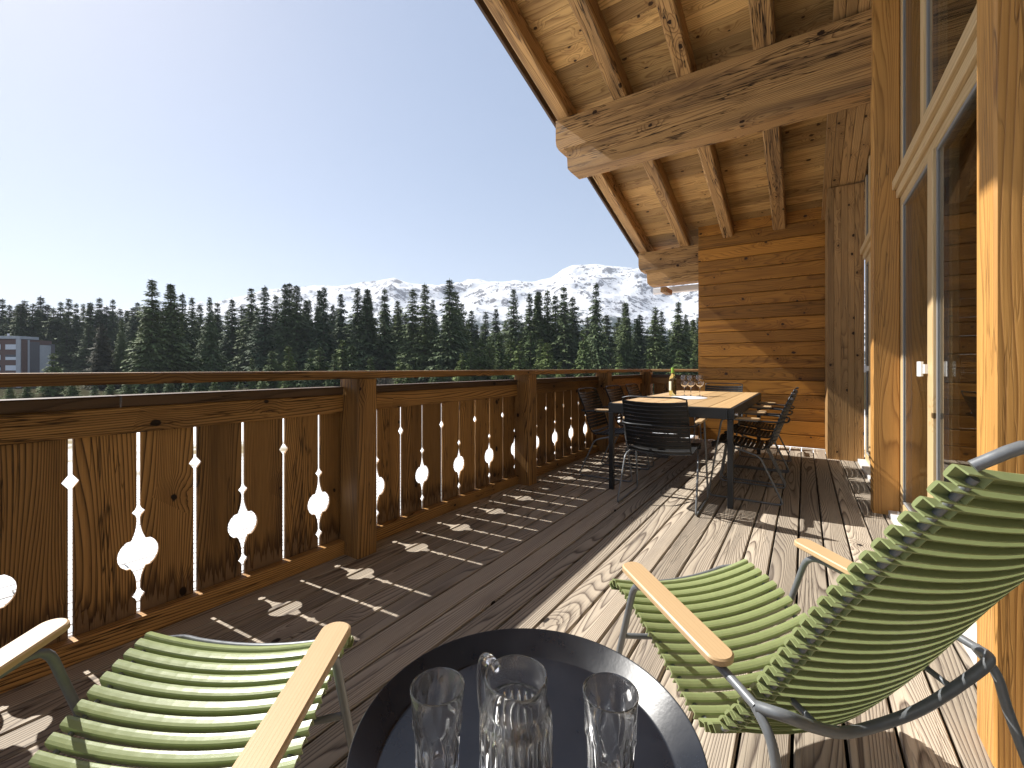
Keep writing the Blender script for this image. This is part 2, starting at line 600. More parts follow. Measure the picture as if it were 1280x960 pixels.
# ------------------------------------------------------------------ the chalet: walls, roof, posts, glazing
chalet = thing('chalet', 'timber chalet with raked glazing, boarded end wall and roof on heavy purlins over the deck', 'house')
SL = .287                                  # fall of the roof along the balcony
def zr(y):                                 # underside of the rafters
    return 2.905 + SL * (6.93 - y)


# end wall: horizontal boards with hairline joints
random.seed(11)
mb = MB()
z = 0.004
bh = [.165, .185, .165, .175, .19, .17]
i = 0
WX0, WX1 = -1.30, .60
while z < 3.22:
    h = bh[i % 6]
    z1 = min(z + h, 3.235)
    mb.box((WX0, 6.90, z), (WX1, 6.96, z1 - .006), 0, .005)
    z = z1; i += 1
mb.box((WX0 + .01, 6.955, .0), (WX1, 7.06, 3.2), 2, .001)
mb.build('end_wall', M['wall'], chalet)
# side of that wall beyond
mb = MB()
mb.box((WX0 + .02, 7.065, -3), (WX0 + .1, 9.5, 2.35), 1, .003)
mb.build('side_wall', M['wall'], chalet)

# pillar of upright boards at the corner
random.seed(12)
mb = MB()
xs = [.225, .288, .352, .415, .475, .56]
for a, b in zip(xs, xs[1:]):
    mb.box((a, 6.22, .0), (b - .002, 6.26, zr(6.24) + .02), 2, .002)
for k in range(4):
    y0 = 6.262 + k * .158
    mb.box((.225, y0, .0), (.265, min(y0 + .156, 6.897), zr(6.6) + .1), 2, .002)
mb.box((.27, 6.262, .0), (.56, 6.89, zr(6.6)), 2, .002)
mb.build('corner_pillar', M['pillar'], chalet)

# boarded box running up under the roof along the glazing
random.seed(13)
mb = MB()
xs = [.185, .262, .335, .405, .475, .56]
for a, b in zip(xs, xs[1:]):
    dz = random.uniform(0, .012)
    mb.plank(((a + b) / 2, 6.895, zr(6.895) + .06 + dz), ((a + b) / 2, -3, zr(-3) + .06 + dz), (1, 0, 0), b - a - .003, .05, .003)
mb.build('eaves_soffit', M['pillar'], chalet)

# posts
def post(y0, y1, x0=.415, x1=.565):
    m = MB(); m.box((x0, y0, .0), (x1, y1, zr((y0 + y1) / 2) + .03), 2, .006)
    return m.build('post', M['post'], chalet)
random.seed(15)
post(4.085, 4.225)
post(1.655, 1.80)
post(-.78, -.63)

# purlins: two stacked baulks with a stepped, chamfered end
def purlin(y, z0, z1, x1, name='purlin'):
    m = MB()
    T = .22
    zs = z0 + (z1 - z0) * .44
    def slab(outl, yy0, yy1, o, tint):
        n = len(outl)
        vs = [(p[0], yy0, p[1]) for p in outl] + [(p[0], yy1, p[1]) for p in outl]
        gs = [(o + p[0], 5 + o + p[1], o) for p in outl] + [(o + p[0], 5 + o + p[1], o + yy1 - yy0) for p in outl]
        fs = [tuple(range(n)), tuple(range(2 * n - 1, n - 1, -1))] + [(i, n + i, n + (i + 1) % n, (i + 1) % n) for i in range(n)]
        m.add(vs, fs, gs, tint)
    c = .012
    slab([(-2.205, zs + .052), (-2.175, zs + .002), (x1, zs + .002), (x1, z1), (-2.215, z1), (-2.215, zs + .11)], y, y + T, 3.1 + y, .35)
    slab([(-2.04, z0), (x1, z0), (x1, zs), (-2.12, zs), (-2.085, zs - .03), (-2.075, z0 + .045)], y + .004, y + T - .004, 13.7 + y, .6)
    return m.build(name, M['beam'], chalet)

purlin(4.15, 3.11, 3.70, 1.6)
purlin(6.965, 2.36, 2.895, -1.02)
purlin(1.35, 3.91, 4.50, 1.6)
mb = MB(); mb.box((-1.93, 7.20, 2.275), (-1.83, 7.55, 2.356), 1, .006)
mb.build('beam_bracket', M['beam'], chalet)

# rafters
random.seed(17)
RX = [(-2.205, -2.062), (-1.577, -1.437), (-.972, -.832), (-.352, -.195)]
for (a, b) in RX:
    m = MB()
    # hewn: a slightly wandering section
    o = random.uniform(0, 40)
    n = 46
    vs = []; gs = []
    for i in range(n):
        y = 7.9 - (7.9 + 3.0) * i / (n - 1)
        zb = zr(y) + .004
        wv = [noise.noise(Vector((o + y * 1.7, q * 9.1, 0))) * .007 for q in range(6)]
        sec = [(a + .016 + wv[0], zb), (b - .016 + wv[1], zb), (b + wv[2], zb + .018), (b, zb + .20), (a, zb + .20), (a + wv[3], zb + .018)]
        for (X, Z) in sec:
            vs.append((X, y, Z)); gs.append((o + y, o + X, o + Z - zb))
    fs = []
    for i in range(n - 1):
        for k in range(6):
            fs.append((i * 6 + k, (i + 1) * 6 + k, (i + 1) * 6 + (k + 1) % 6, i * 6 + (k + 1) % 6))
    fs += [tuple(range(6)), tuple((n - 1) * 6 + k for k in range(5, -1, -1))]
    m.add(vs, fs, gs, random.random())
    m.build('rafter', M['beam'], chalet)

# roof boards across the rafters, running parallel to the purlins
random.seed(19)
mb = MB()
y = 7.95
while y > -3.1:
    bw = random.choice((.15, .165, .18))
    y1 = y - bw
    za = zr(y) + .232; zb = zr(y1) + .232
    dirw = Vector((0, y1 - y, zb - za))
    xj = random.uniform(-1.6, -.2)
    xj = min([r[0] + .07 for r in RX], key=lambda q: abs(q - xj))
    cy, cz = (y + y1) / 2, (za + zb) / 2
    mb.plank((-2.30, cy, cz), (xj - .001, cy, cz), dirw, dirw.length - .003, .024, .003)
    mb.plank((xj + .001, cy, cz), (1.3, cy, cz), dirw, dirw.length - .003, .024, .003)
    y = y1
mb.build('roof_boards', M['ceil'], chalet)
mb = MB()
mb.plank((-2.318, 7.98, zr(7.98) + .20), (-2.318, -3.1, zr(-3.1) + .20), (0, 0, 1), .17, .028, .004)
mb.build('verge_board', M['raildark'], chalet)
mb = MB()
mb.plank((-.52, 8.0, zr(8.0) + .31), (-.52, -3.1, zr(-3.1) + .31), (1, 0, 0), 3.66, .10, .01)
mb.build('roof_covering', M['tile'], chalet)
# pale eaves trim beyond the far purlin
mb = MB(); mb.box((-2.17, 7.62, 2.33), (-1.2, 7.74, 2.425), 0, .008)
mb.build('eaves_gutter', M['gutter'], chalet)

# glazing: two bays, each with a low frame, a raked-looking heavy transom, a mullion and panes
def window_bay(y0, y1, ym, ymu, ztop0, ztop1, handle=True):
    x0, x1 = .565, .655
    f = MB()
    fw = .07
    zt0, zt1 = 2.19, 2.44
    # lower frame
    f.box((x0, y0, .035), (x1, y1, .11), 1, .004)
    f.box((x0, y0, .112), (x1, y0 + fw, zt0 - .002), 2, .004)
    f.box((x0, y1 - fw, .112), (x1, y1, zt0 - .002), 2, .004)
    f.box((x0 - .012, ym - .055, .112), (x1, ym + .055, zt0 - .002), 2, .004)
    # transom in four mouldings
    for (a, b, pr_) in ((zt0, zt0 + .06, .0), (zt0 + .062, zt0 + .12, .022), (zt0 + .122, zt0 + .185, .045), (zt0 + .187, zt1, .018)):
        f.box((x0 - pr_, y0, a), (x1, y1, b), 1, .004)
    # upper frame
    f.box((x0, y0, zt1 + .002), (x1, y0 + fw, ztop1), 2, .004)
    f.box((x0, y1 - fw, zt1 + .002), (x1, y1, ztop0), 2, .004)
    f.box((x0 - .008, ymu - .045, zt1 + .002), (x1, ymu + .045, zr(ymu)), 2, .004)
    fo = f.build('window_frame', M['frame'], chalet)
    # grey seals round the panes
    s = MB()
    for (a, b) in ((y0 + fw, ym - .055), (ym + .055, y1 - fw)):
        s.box((x0 + .003, a, .112), (x0 + .05, a + .011, zt0 - .003), 2, .003)
        s.box((x0 + .003, b - .011, .112), (x0 + .05, b, zt0 - .003), 2, .003)
        s.box((x0 + .003, a + .02, .112), (x0 + .05, b - .02, .128), 1, .003)
        s.box((x0 + .003, a + .02, zt0 - .02), (x0 + .05, b - .02, zt0 - .003), 1, .003)
    for (a, b) in ((y0 + fw, ymu - .045), (ymu + .045, y1 - fw)):
        s.box((x0 + .003, a, zt1 + .003), (x0 + .05, a + .011, zr(a) + .04), 2, .003)
        s.box((x0 + .003, b - .011, zt1 + .003), (x0 + .05, b, zr(b) + .04), 2, .003)
        s.box((x0 + .003, a + .02, zt1 + .003), (x0 + .05, b - .02, zt1 + .02), 1, .003)
    s.build('seal', M['gasket'], fo)
    for (a, b) in ((y0 + fw + .004, ym - .06), (ym + .06, y1 - fw - .004)):
        p = MB(); p.box((x0 + .010, a, .116), (x0 + .026, b, zt0 - .006), 1, .001)
        p.build('pane', M['pane'], fo)
    for (a, b) in ((y0 + fw + .004, ymu - .05), (ymu + .05, y1 - fw - .004)):
        p = MB()
        x, X = x0 + .010, x0 + .026
        vs = [(x, a, zt1 + .004), (x, b, zt1 + .004), (x, b, zr(b) + .05), (x, a, zr(a) + .05)]
        vs = vs + [(X, q[1], q[2]) for q in vs]
        p.add(vs, [(0, 1, 2, 3), (7, 6, 5, 4), (0, 4, 5, 1), (1, 5, 6, 2), (2, 6, 7, 3), (3, 7, 4, 0)])
        p.build('pane', M['pane'], fo)
    h = MB()
    h.box((x0 - .045, ym + .045, 1.005), (x0 - .028, ym + .115, 1.085), 2, .005)
    h.box((x0 - .029, ym + .035, 1.02), (x0 + .004, ym + .054, 1.07), 2, .003)
    h.build('handle', M['white'], fo)
    return fo

random.seed(23)
window_bay(1.80, 4.085, 3.17, 3.37, 0, 0) if False else None
window_bay(1.803, 4.083, 3.15, 3.36, zr(4.08) + .05, zr(1.8) + .05)
window_bay(4.228, 6.218, 5.72, 5.80, zr(6.2) + .05, zr(4.23) + .05)
window_bay(-.628, 1.652, .6, .8, zr(1.65) + .05, zr(-.63) + .05)
mb = MB()
mb.box((.50, -3.2, -.012), (.70, 6.215, .034), 1, .004)
mb.build('door_sill', M['sill'], chalet)
# the room behind the glass
random.seed(29)
mb = MB()
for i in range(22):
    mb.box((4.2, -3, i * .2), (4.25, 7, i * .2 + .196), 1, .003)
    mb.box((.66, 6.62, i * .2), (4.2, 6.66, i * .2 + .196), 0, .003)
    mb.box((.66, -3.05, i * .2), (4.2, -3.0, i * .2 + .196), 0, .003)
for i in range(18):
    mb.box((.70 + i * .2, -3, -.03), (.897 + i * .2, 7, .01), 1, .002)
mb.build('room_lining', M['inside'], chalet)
mb = MB()
mb.plank((2.5, 7.0, zr(7.0) + .3), (2.5, -3.1, zr(-3.1) + .3), (1, 0, 0), 3.6, .08, .01)
mb.build('room_ceiling', M['inside'], chalet)
# walls under the deck down to the snow, and the flat roof of the lower storey
mb = MB()
mb.box((-2.28, -3.2, -6.1), (4.2, 7.15, -.32), 2, .01)
mb.build('lower_storey', M['wall'], chalet)
random.seed(31)
mb = MB()
x = -8.4
while x < -2.34:
    yy = -6.0
    while yy < 26:
        L = random.uniform(2.2, 4.5)
        mb.plank((x + .06, yy, -.62), (x + .06, min(yy + L, 26) - .012, -.62 + random.uniform(0, .004)), (1, 0, 0), .104, .03, .003)
        yy += L
    x += .121
mb.build('lower_roof', M['white_board'], chalet)
mb = MB()
mb.box((-8.38, -5.98, -6.1), (-2.30, 25.9, -.66), 1, .01)
mb.build('lower_wall', M['wall'], chalet)

# ------------------------------------------------------------------ balcony railing
rail = thing('balcony_railing', 'brown timber balcony railing with cut-out boards, square posts and a flat handrail', 'railing')
SP = .1942
def slotY(k): return .421 + SP * k
POSTY = [-2.10, -.27, 1.56 + .02, 3.375, 5.25, 7.05]
B0 = .0065
ZL_A = [.020, .074, .075, .40, .614, .6385, .663, .80, .801, .93]
def hwA(z):
    if z < .0745 or z > .8005: return .0005
    d = abs(z - .6385)
    if d < .0245: return max(B0, .0235 * (1 - d / .0245))
    return B0
ZL_B = [.020, .074, .075, .124, .1355, .148, .160, .172, .185, .20, .215, .23, .240] + \
       [.248, .2572] + [.258 + .108 * i / 18 for i in range(19)] + [.3668, .375, .384, .395, .408, .422, .435, .445, .454, .466, .478, .490, .502, .80, .801, .93]
def hwB(z):
    if z < .0745 or z > .8005: return .0005
    for c, w_ in ((.148, .0215), (.478, .0215)):
        d = abs(z - c)
        if d < .024: return max(B0, w_ * (1 - d / .024))
    if .2575 <= z <= .3665:
        return math.sqrt(max(0, .0655 ** 2 - (z - .312) ** 2))
    if .3665 < z <= .445:
        t = (.445 - z) / (.445 - .367); t = min(1, t)
        return B0 + (.024 - B0) * t ** 2.1
    if .185 <= z < .2575:
        t = min(1, (z - .185) / (.257 - .185))
        return B0 + (.024 - B0) * t ** 2.1
    return B0
ZL = sorted(set([round(q, 4) for q in ZL_A + ZL_B]))

random.seed(37)
def rail_board(m, k):
    """board between slot k and slot k+1"""
    ya, yb = slotY(k), slotY(k + 1)
    fa = hwA if k % 2 == 0 else hwB
    fb = hwB if k % 2 == 0 else hwA
    xf, xb = -2.20 + random.uniform(-.001, .001), -2.2115
    o = [random.uniform(0, 50) for _ in range(3)]
    vs = []; gs = []
    for z in ZL:
        l = ya + fa(z); r = yb - fb(z)
        for (X, Y) in ((xf, l), (xf, r), (xb, r), (xb, l)):
            vs.append((X, Y, z)); gs.append((o[0] + z, o[1] + Y - ya, o[2] + X))
    fs = []
    for i in range(len(ZL) - 1):
        for q in range(4):
            fs.append((i * 4 + q, i * 4 + (q + 1) % 4, (i + 1) * 4 + (q + 1) % 4, (i + 1) * 4 + q))
    n = (len(ZL) - 1) * 4
    fs += [(3, 2, 1, 0), (n, n + 1, n + 2, n + 3)]
    m.add(vs, fs, gs, random.random())

for (pa, pb) in zip(POSTY, POSTY[1:]):
    m = MB()
    for k in range(-14, 36):
        yc = slotY(k + .5)
        if pa <= yc < pb:
            rail_board(m, k)
    m.build('board_panel', M['railboard'], rail)
    m = MB()
    m.box((-2.196, pa + .068, .798), (-2.160, pb - .068, .899), 1, .004)
    m.build('top_rail', M['rail'], rail)
    m = MB()
    m.box((-2.198, pa + .068, .0), (-2.145, pb - .068, .078), 1, .004)
    m.build('base_rail', M['rail'], rail)
for (a, b) in ((-3.0, .545), (.552, 1.51), (1.648, 3.305), (3.445, 5.18), (5.32, 6.98)):
    m = MB()
    m.box((-2.262, a, .901), (-2.152, b, .944), 1, .005)
    m.build('rail_cap', M['raildark'], rail)
for y in POSTY:
    m = MB()
    m.box((-2.194, y - .066, .0), (-2.03, y + .066, .989), 2, .008)
    m.build('post', M['rail'], rail)
for (a, b) in ((-3.0, 3.40), (3.403, 7.12)):
    m = MB()
    m.box((-2.222, a, .991), (-2.028, b, 1.033), 1, .006)
    m.build('handrail', M['rail'], rail)
# outer batten holding the boards
m = MB(); m.box((-2.262, -3, .80), (-2.23, 7.0, .898), 1, .004); m.box((-2.262, -3, .0), (-2.23, 7.0, .06), 1, .004)
m.build('outer_batten', M['raildark'], rail)
# short return to the wall
m = MB()
for k in range(4):
    m.box((-2.0 + k * .176, 7.09, .02), (-2.0 + k * .176 + .172, 7.118, .93), 2, .003)
m.build('board_panel', M['rail'], rail)
m = MB(); m.box((-2.028, 7.052, .80), (-1.302, 7.088, .899), 0, .004); m.build('top_rail', M['rail'], rail)
m = MB(); m.box((-2.028, 7.035, .901), (-1.302, 7.14, .944), 0, .005); m.build('rail_cap', M['raildark'], rail)
m = MB(); m.box((-2.026, 6.985, .992), (-1.302, 7.12, 1.032), 0, .006); m.build('handrail', M['rail'], rail)

# ------------------------------------------------------------------ slatted chairs
def resample(poly, pitch):
    pts = [Vector(p) for p in poly]
    acc = [0]
    for a, b in zip(pts, pts[1:]): acc.append(acc[-1] + (b - a).length)
    L = acc[-1]
    n = int(L / pitch)
    out = []
    for i in range(n + 1):
        s = i * pitch
        for j in range(len(pts) - 1):
            if acc[j] <= s <= acc[j + 1] + 1e-9:
                t = (s - acc[j]) / max(1e-9, acc[j + 1] - acc[j])
                p = pts[j].lerp(pts[j + 1], t)
                out.append((p, (pts[j + 1] - pts[j]).normalized()))
                break
    return out


U_SEC = [(-.0104, -.018), (-.0104, -.0032), (-.0086, 0), (-.0035, .001), (.0035, .001), (.0086, 0), (.0104, -.0032), (.0104, -.018),
         (.0080, -.018), (.0080, -.004), (-.0080, -.004), (-.0080, -.018)]
S_SEC = [(-.0122, -.013), (-.0122, -.002), (-.0095, 0), (.0095, 0), (.0122, -.002), (.0122, -.013)]


def slat(m, p, t, hw, sag, sec, n=14, endcap=True, down=None):
    """p,t: Vectors in the side plane (y,z); the slat runs across x and hollows in the middle"""
    # sitter's side normal: the tangent runs from the front edge back, normal = up / forward
    nrm = Vector((t.y, -t.x))
    dn = down if down is not None else -nrm
    K = len(sec)
    vs = []
    for i in range(n + 1):
        x = -hw + 2 * hw * i / n
        s = sag * (1 - (x / hw) ** 2)
        for (a, b) in sec:
            q = p + t * a + nrm * b + dn * s
            vs.append((x, q.x, q.y))
    fs = []
    for i in range(n):
        for k in range(K):
            fs.append((i * K + k, i * K + (k + 1) % K, (i + 1) * K + (k + 1) % K, (i + 1) * K + k))
    fs += [tuple(range(K - 1, -1, -1)), tuple(n * K + k for k in range(K))]
    m.add(vs, fs)
    if endcap:
        for sx in (-1, 1):
            x = sx * (hw - .030)
            s = sag * (1 - (x / hw) ** 2)
            vs = []
            for dx in (-.0012, .0012):
                for (a, b) in ((-.0079, -.018), (.0079, -.018), (.0079, -.0042), (-.0079, -.0042)):
                    q = p + t * a + nrm * b + dn * s
                    vs.append((x + dx, q.x, q.y))
            m.add(vs, [(0, 1, 2, 3), (7, 6, 5, 4), (0, 4, 5, 1), (1, 5, 6, 2), (2, 6, 7, 3), (3, 7, 4, 0)])


def profile_curve(pts):
    return [Vector((p.y, p.z)) for p in smooth_path([(0, a, b) for a, b in pts], 10)]


def armrest(m, x, yf, zf, yr, zr_, W, T=.016):
    """flat board with rounded ends, tilted along its length"""
    L = math.hypot(yf - yr, zf - zr_)
    u = Vector((0, yf - yr, zf - zr_)) / L
    nn = Vector((0, -u.z, u.y))
    if nn.z < 0: nn = -nn
    out = []
    r = W / 2
    for k in range(13):
        an = math.pi * k / 12
        out.append((L - r * .75 + math.sin(an) * r * .75, math.cos(an) * r))
    for k in range(13):
        an = math.pi + math.pi * k / 12
        out.append((r * .75 + math.sin(an) * r * .75, math.cos(an) * r))
    o = Vector((x, yr, zr_))
    n = len(out)
    e = .003
    rows = [(-T / 2, -e), (-T / 2 + e, 0), (T / 2 - e, 0), (T / 2, -e)]
    vs = []; gs = []
    off = random.uniform(0, 40)
    cxm = L / 2
    for (h, ins) in rows:
        for (a, b) in out:
            k = 1 + ins / r
            aa = cxm + (a - cxm) * (1 + ins / cxm); bb = b * k
            vs.append(o + u * aa + Vector((1, 0, 0)) * bb + nn * h)
            gs.append((off + aa, off + bb, off + h))
    fs = [tuple(range(n))] + [tuple(3 * n + k for k in range(n - 1, -1, -1))]
    for j in range(3):
        for k in range(n):
            fs.append((j * n + k, (j + 1) * n + k, (j + 1) * n + (k + 1) % n, j * n + (k + 1) % n))
    m.add(vs, fs, gs, random.random())


def lounge_chair(label, loc, rz, back):
    t = thing('lounge_chair', label, 'chair', loc, rz)
    t['group'] = 'green slatted lounge chairs by the tray table'
    hw, xa = .242, .284
    seat_p = profile_curve([(.012, .402), (.0, .416), (-.03, .419), (-.13, .395), (-.25, .345), (-.33, .305), (-.385, .292), (-.425, .318)])
    full = resample(seat_p, .0287)
    m = MB()
    for (p, tg) in full:
        slat(m, p, tg, hw, .032, U_SEC, down=Vector((0, -1)))
    m.build('seat', M['green'], t)
    (by, bz) = back
    ay, az = seat_p[-1].x, seat_p[-1].y
    e = Vector((by - ay, bz - az))
    mid1 = Vector((ay, az)) + e * .12 + Vector((-.012, .0))
    bp = profile_curve([(ay, az), (ay + e.x * .22 - .004 - .02 * 0, az + e.y * .22), (ay + e.x * .6 + .01, az + e.y * .6), (by, bz)])
    bs = resample(bp, .0290)[1:]
    m = MB()
    for (p, tg) in bs:
        slat(m, p, tg, hw, .042, U_SEC)
    m.build('backrest', M['green'], t)
    # side rods through the slats and the loop over the top
    fr = MB()
    rod = [p for p, tg in full + bs]
    tn = [tg for p, tg in full + bs]
    for sx in (-1, 1):
        x = sx * (hw - .022)
        pts = []
        for p, tg in zip(rod, tn):
            nr = Vector((tg.y, -tg.x))
            q = p + nr * (-.011 - .036 * (1 - (x / hw) ** 2))
            pts.append((x, q.x, q.y))
        fr.tube(pts, .0055, 8)
    tt = tn[-1]; nb = Vector((tt.y, -tt.x))
    top = []
    for i in range(17):
        x = -hw + .014 + (2 * hw - .028) * i / 16
        s = .042 * (1 - (x / hw) ** 2)
        ex = .034 if 0 < i < 16 else -.004
        q = Vector((by, bz)) + tt * ex + nb * (-.006 - s)
        top.append((x, q.x, q.y))
    fr.tube(smooth_path(top, 3), .0075, 10)
    frt = []
    for i in range(13):
        x = -hw + .02 + (2 * hw - .04) * i / 12
        s = .032 * (1 - (x / hw) ** 2)
        frt.append((x, .026 if 0 < i < 12 else .004, .400 - s))
    fr.tube(smooth_path(frt, 3), .007, 8)
    fr.build('shell_frame', M['grey_metal'], t, smooth=60)
    R = .0085
    JY, JZ = -.585, .465
    b = MB()
    bow = [(-xa, JY + .012, JZ + .004), (-xa + .03, JY - .022, JZ + .006), (-.19, -.60, .435), (-.10, -.585, .392), (0, -.575, .375), (.10, -.585, .392), (.19, -.60, .435),
           (xa - .03, JY - .022, JZ + .006), (xa, JY + .012, JZ + .004)]
    b.tube(smooth_path(bow, 6), R * 1.15, 10)
    fb = [(-xa, -.13, .33), (-.20, -.15, .325), (-.08, -.15, .312), (.08, -.15, .312), (.20, -.15, .325), (xa, -.13, .33)]
    b.tube(smooth_path(fb, 5), R * .85, 8)
    for sx in (-1, 1):
        b.tube([(sx * .17, -.592, .425), (sx * .175, -.50, .445)], .006, 8)
    b.build('base_bow', M['grey_metal'], t, smooth=60)
    for sx in (-1, 1):
        x = sx * xa
        lg = MB()
        lg.tube(round_path([(x, -.02, .004), (x, -.195, .508), (x, -.30, .503), (x, -.50, .482), (x, JY + .012, JZ + .004)], .045), R, 10)
        lg.build('arm_tube', M['grey_metal'], t, smooth=60)
        lg = MB()
        lg.tube(smooth_path([(x, JY + .014, JZ + .003), (x, JY - .018, JZ - .03), (x, -.625, .36), (x, -.70, .15), (x, -.75, .004)], 6), R, 10)
        lg.build('rear_leg', M['grey_metal'], t, smooth=60)
        am = MB()
        armrest(am, x, -.162, .536, -.508, .500, .056)
        am.build('armrest', M['bamboo'], t, smooth=22)
    return t


random.seed(41)
lounge_chair('green slatted lounge chair at right, seen from behind its tall upright back', (-.323, 1.441, 0), .87, (-.825, .943))
lounge_chair('green slatted lounge chair at left, only its seat and two armrests in view', (-1.099, .519, 0), .568, (-1.02, .66))


def dining_chair():
    t = thing('dining_chair', 'x', 'chair')
    hw, xa = .235, .272
    sp = profile_curve([(.235, .405), (.238, .438), (.20, .450), (.08, .436), (-.06, .420), (-.13, .420), (-.165, .445)])
    full = resample(sp, .0315)
    m = MB()
    for (p, tg) in full: slat(m, p, tg, hw, .02, S_SEC, 8, False)
    m.build('seat', M['black_slat'], t)
    bp = profile_curve([(-.165, .445), (-.195, .53), (-.24, .67), (-.30, .815)])
    bs = resample(bp, .0315)[1:]
    m = MB()
    for (p, tg) in bs: slat(m, p, tg, hw, .03, S_SEC, 8, False)
    m.build('backrest', M['black_slat'], t)
    fr = MB()
    side = [(p, tg) for p, tg in full + bs]
    L = []; Rr = []
    for sx, lst in ((-1, L), (1, Rr)):
        x = sx * (hw - .006)
        for p, tg in side:
            nr = Vector((tg.y, -tg.x))
            q = p + nr * (-.008)
            lst.append(Vector((x, q.x, q.y)))
    top = []
    for i in range(9):
        x = -(hw - .006) + 2 * (hw - .006) * i / 8
        s = .03 * (1 - (x / hw) ** 2)
        top.append(Vector((x, -.310 - s, .838 if 0 < i < 8 else .826)))
    fr.tube(L + smooth_path(top, 2) + Rr[::-1], .006, 8)
    fr.build('shell_frame', M['dark_metal'], t, smooth=60)
    R = .0075
    bw = MB()
    bw.tube(smooth_path([(-xa, -.10, .635), (-xa + .01, -.215, .632), (-xa + .07, -.282, .63), (-.1, -.30, .628), (.1, -.30, .628), (xa - .07, -.282, .63), (xa - .01, -.215, .632), (xa, -.10, .635)], 5), R, 8)
    bw.build('arm_bow', M['dark_metal'], t, smooth=60)
    for sx in (-1, 1):
        x = sx * xa
        lg = MB()
        lg.tube(round_path([(x, -.10, .635), (x, .155, .642), (x + sx * .012, .255, .009), (x + sx * .012, -.275, .009), (x, -.115, .36), (x - sx * .03, .06, .405)], .04, 5), R, 8)
        lg.tube([(x - sx * .03, .06, .405), (x - sx * .06, .10, .418)], R * .8, 8)
        lg.build('sled_leg', M['grey_metal'], t, smooth=60)
        am = MB()
        armrest(am, x, .185, .656, -.12, .650, .048)
        am.build('armrest', M['bamboo'], t, smooth=22)
    return t


TX0, TX1, TY0, TY1, TZ = -1.40, -.445, 3.615, 6.10, .75
dc = dining_chair()
spots = [((-.92, 3.53, 0), 0.0, 'black dining chair at the near table end, its back to the camera'),
         ((-.40, 4.17, 0), R_(90), 'black dining chair on the glazed side, nearest of three, by the near table leg'),
         ((-.395, 4.86, 0), R_(90), 'black slatted dining chair on the glazed side, middle of the row of three'),
         ((-.39, 5.50, 0), R_(90), 'black slatted dining chair on the glazed side, the one closest to the boarded end wall'),
         ((-1.56, 4.20, 0), R_(-90), 'black slatted dining chair on the railing side, nearest to the camera and showing its armrest'),
         ((-1.56, 4.93, 0), R_(-90), 'black slatted dining chair on the railing side, middle of the row of three'),
         ((-1.56, 5.60, 0), R_(-90), 'black slatted dining chair on the railing side, the farthest one by the corner post'),
         ((-.92, 6.33, 0), R_(180), 'black dining chair at the far table end, before the boarded wall')]
for i, (p, a, lab) in enumerate(spots):
    o = dc if i == 0 else copy_tree(dc)
    o.location = p
    o.rotation_euler = (0, 0, a + (random.uniform(-.03, .03)))
    tag(o, lab, 'chair', 'black dining chairs around the table')

# ------------------------------------------------------------------ dining table
t = thing('dining_table', 'long outdoor dining table with pale wood planks on a black metal frame', 'table', ((TX0 + TX1) / 2, (TY0 + TY1) / 2, 0))
W2, L2 = (TX1 - TX0) / 2, (TY1 - TY0) / 2
random.seed(43)
m = MB()
pw = (2 * W2 - .02) / 6
for k in range(6):
    x0 = -W2 + .01 + k * pw
    m.box((x0 + .002, -L2 + .008, TZ - .022), (x0 + pw - .002, L2 - .008, TZ), 1, .002)
m.build('tabletop', M['table'], t)
m = MB()
for sx in (-1, 1):
    m.box((sx * W2 - .012 if sx < 0 else W2 - .028, -L2, TZ - .085), (-W2 + .028 if sx < 0 else W2 + .012, L2, TZ - .003), 1, .003)
for sy in (-1, 1):
    y0 = -L2 - .012 if sy < 0 else L2 - .020
    m.box((-W2 + .03, y0, TZ - .085), (W2 - .03, y0 + .032, TZ - .003), 0, .003)
for q in range(5):
    y0 = -L2 + .3 + q * (2 * L2 - .6) / 4
    m.box((-W2 + .03, y0 - .02, TZ - .06), (W2 - .03, y0 + .02, TZ - .026), 0, .002)
m.build('frame', M['dark_metal'], t)
for sx in (-1, 1):
    for sy in (-1, 1):
        m = MB()
        m.box((sx * (W2 - .013) - .020, sy * (L2 - .012) - .020, 0), (sx * (W2 - .013) + .020, sy * (L2 - .012) + .020, TZ - .087), 2, .003)
        m.build('leg', M['dark_metal'], t)
m = MB(); m.tube([(W2 + .012, -L2 + .06, TZ - .05), (W2 + .032, -L2 + .06, TZ - .05)], .013, 12)
m.build('latch', M['steel'], t, smooth=40)

# things on the table
def lathe_thing(name, label, cat, loc, prof, mat, n=32, group=None, smooth=50, rfun=None):
    o = MB()
    o.lathe(prof, n, rfun=rfun)
    ob = o.build(name, mat, None, smooth=smooth)
    ob.location = loc
    return tag(ob, label, cat, group)


bt = thing('wine_bottle', 'bottle of white wine with a bright green capsule standing on the dining table', 'bottle', (-1.195, 4.95, TZ + .0005))
m = MB(); m.lathe([(0, .008), (.020, .004), (.032, 0), (.0375, .004), (.038, .02), (.038, .17), (.036, .19), (.028, .212), (.018, .228), (.0145, .245), (.0142, .283), (0, .283)], 32)
m.build('glass_body', M['bottle'], bt, smooth=50)
m = MB(); m.lathe([(.0150, .246), (.0152, .30), (.0145, .303), (0, .304)], 28); m.build('capsule', M['capsule'], bt, smooth=40)
m = MB()
vs = []; fs = []
for i in range(13):
    an = R_(150) + R_(110) * i / 12
    for z in (.055, .155): vs.append((.0384 * math.cos(an), .0384 * math.sin(an), z))
for i in range(12): fs.append((2 * i, 2 * i + 2, 2 * i + 3, 2 * i + 1))
m.add(vs, fs); m.build('paper_label', M['label'], bt, smooth=60)

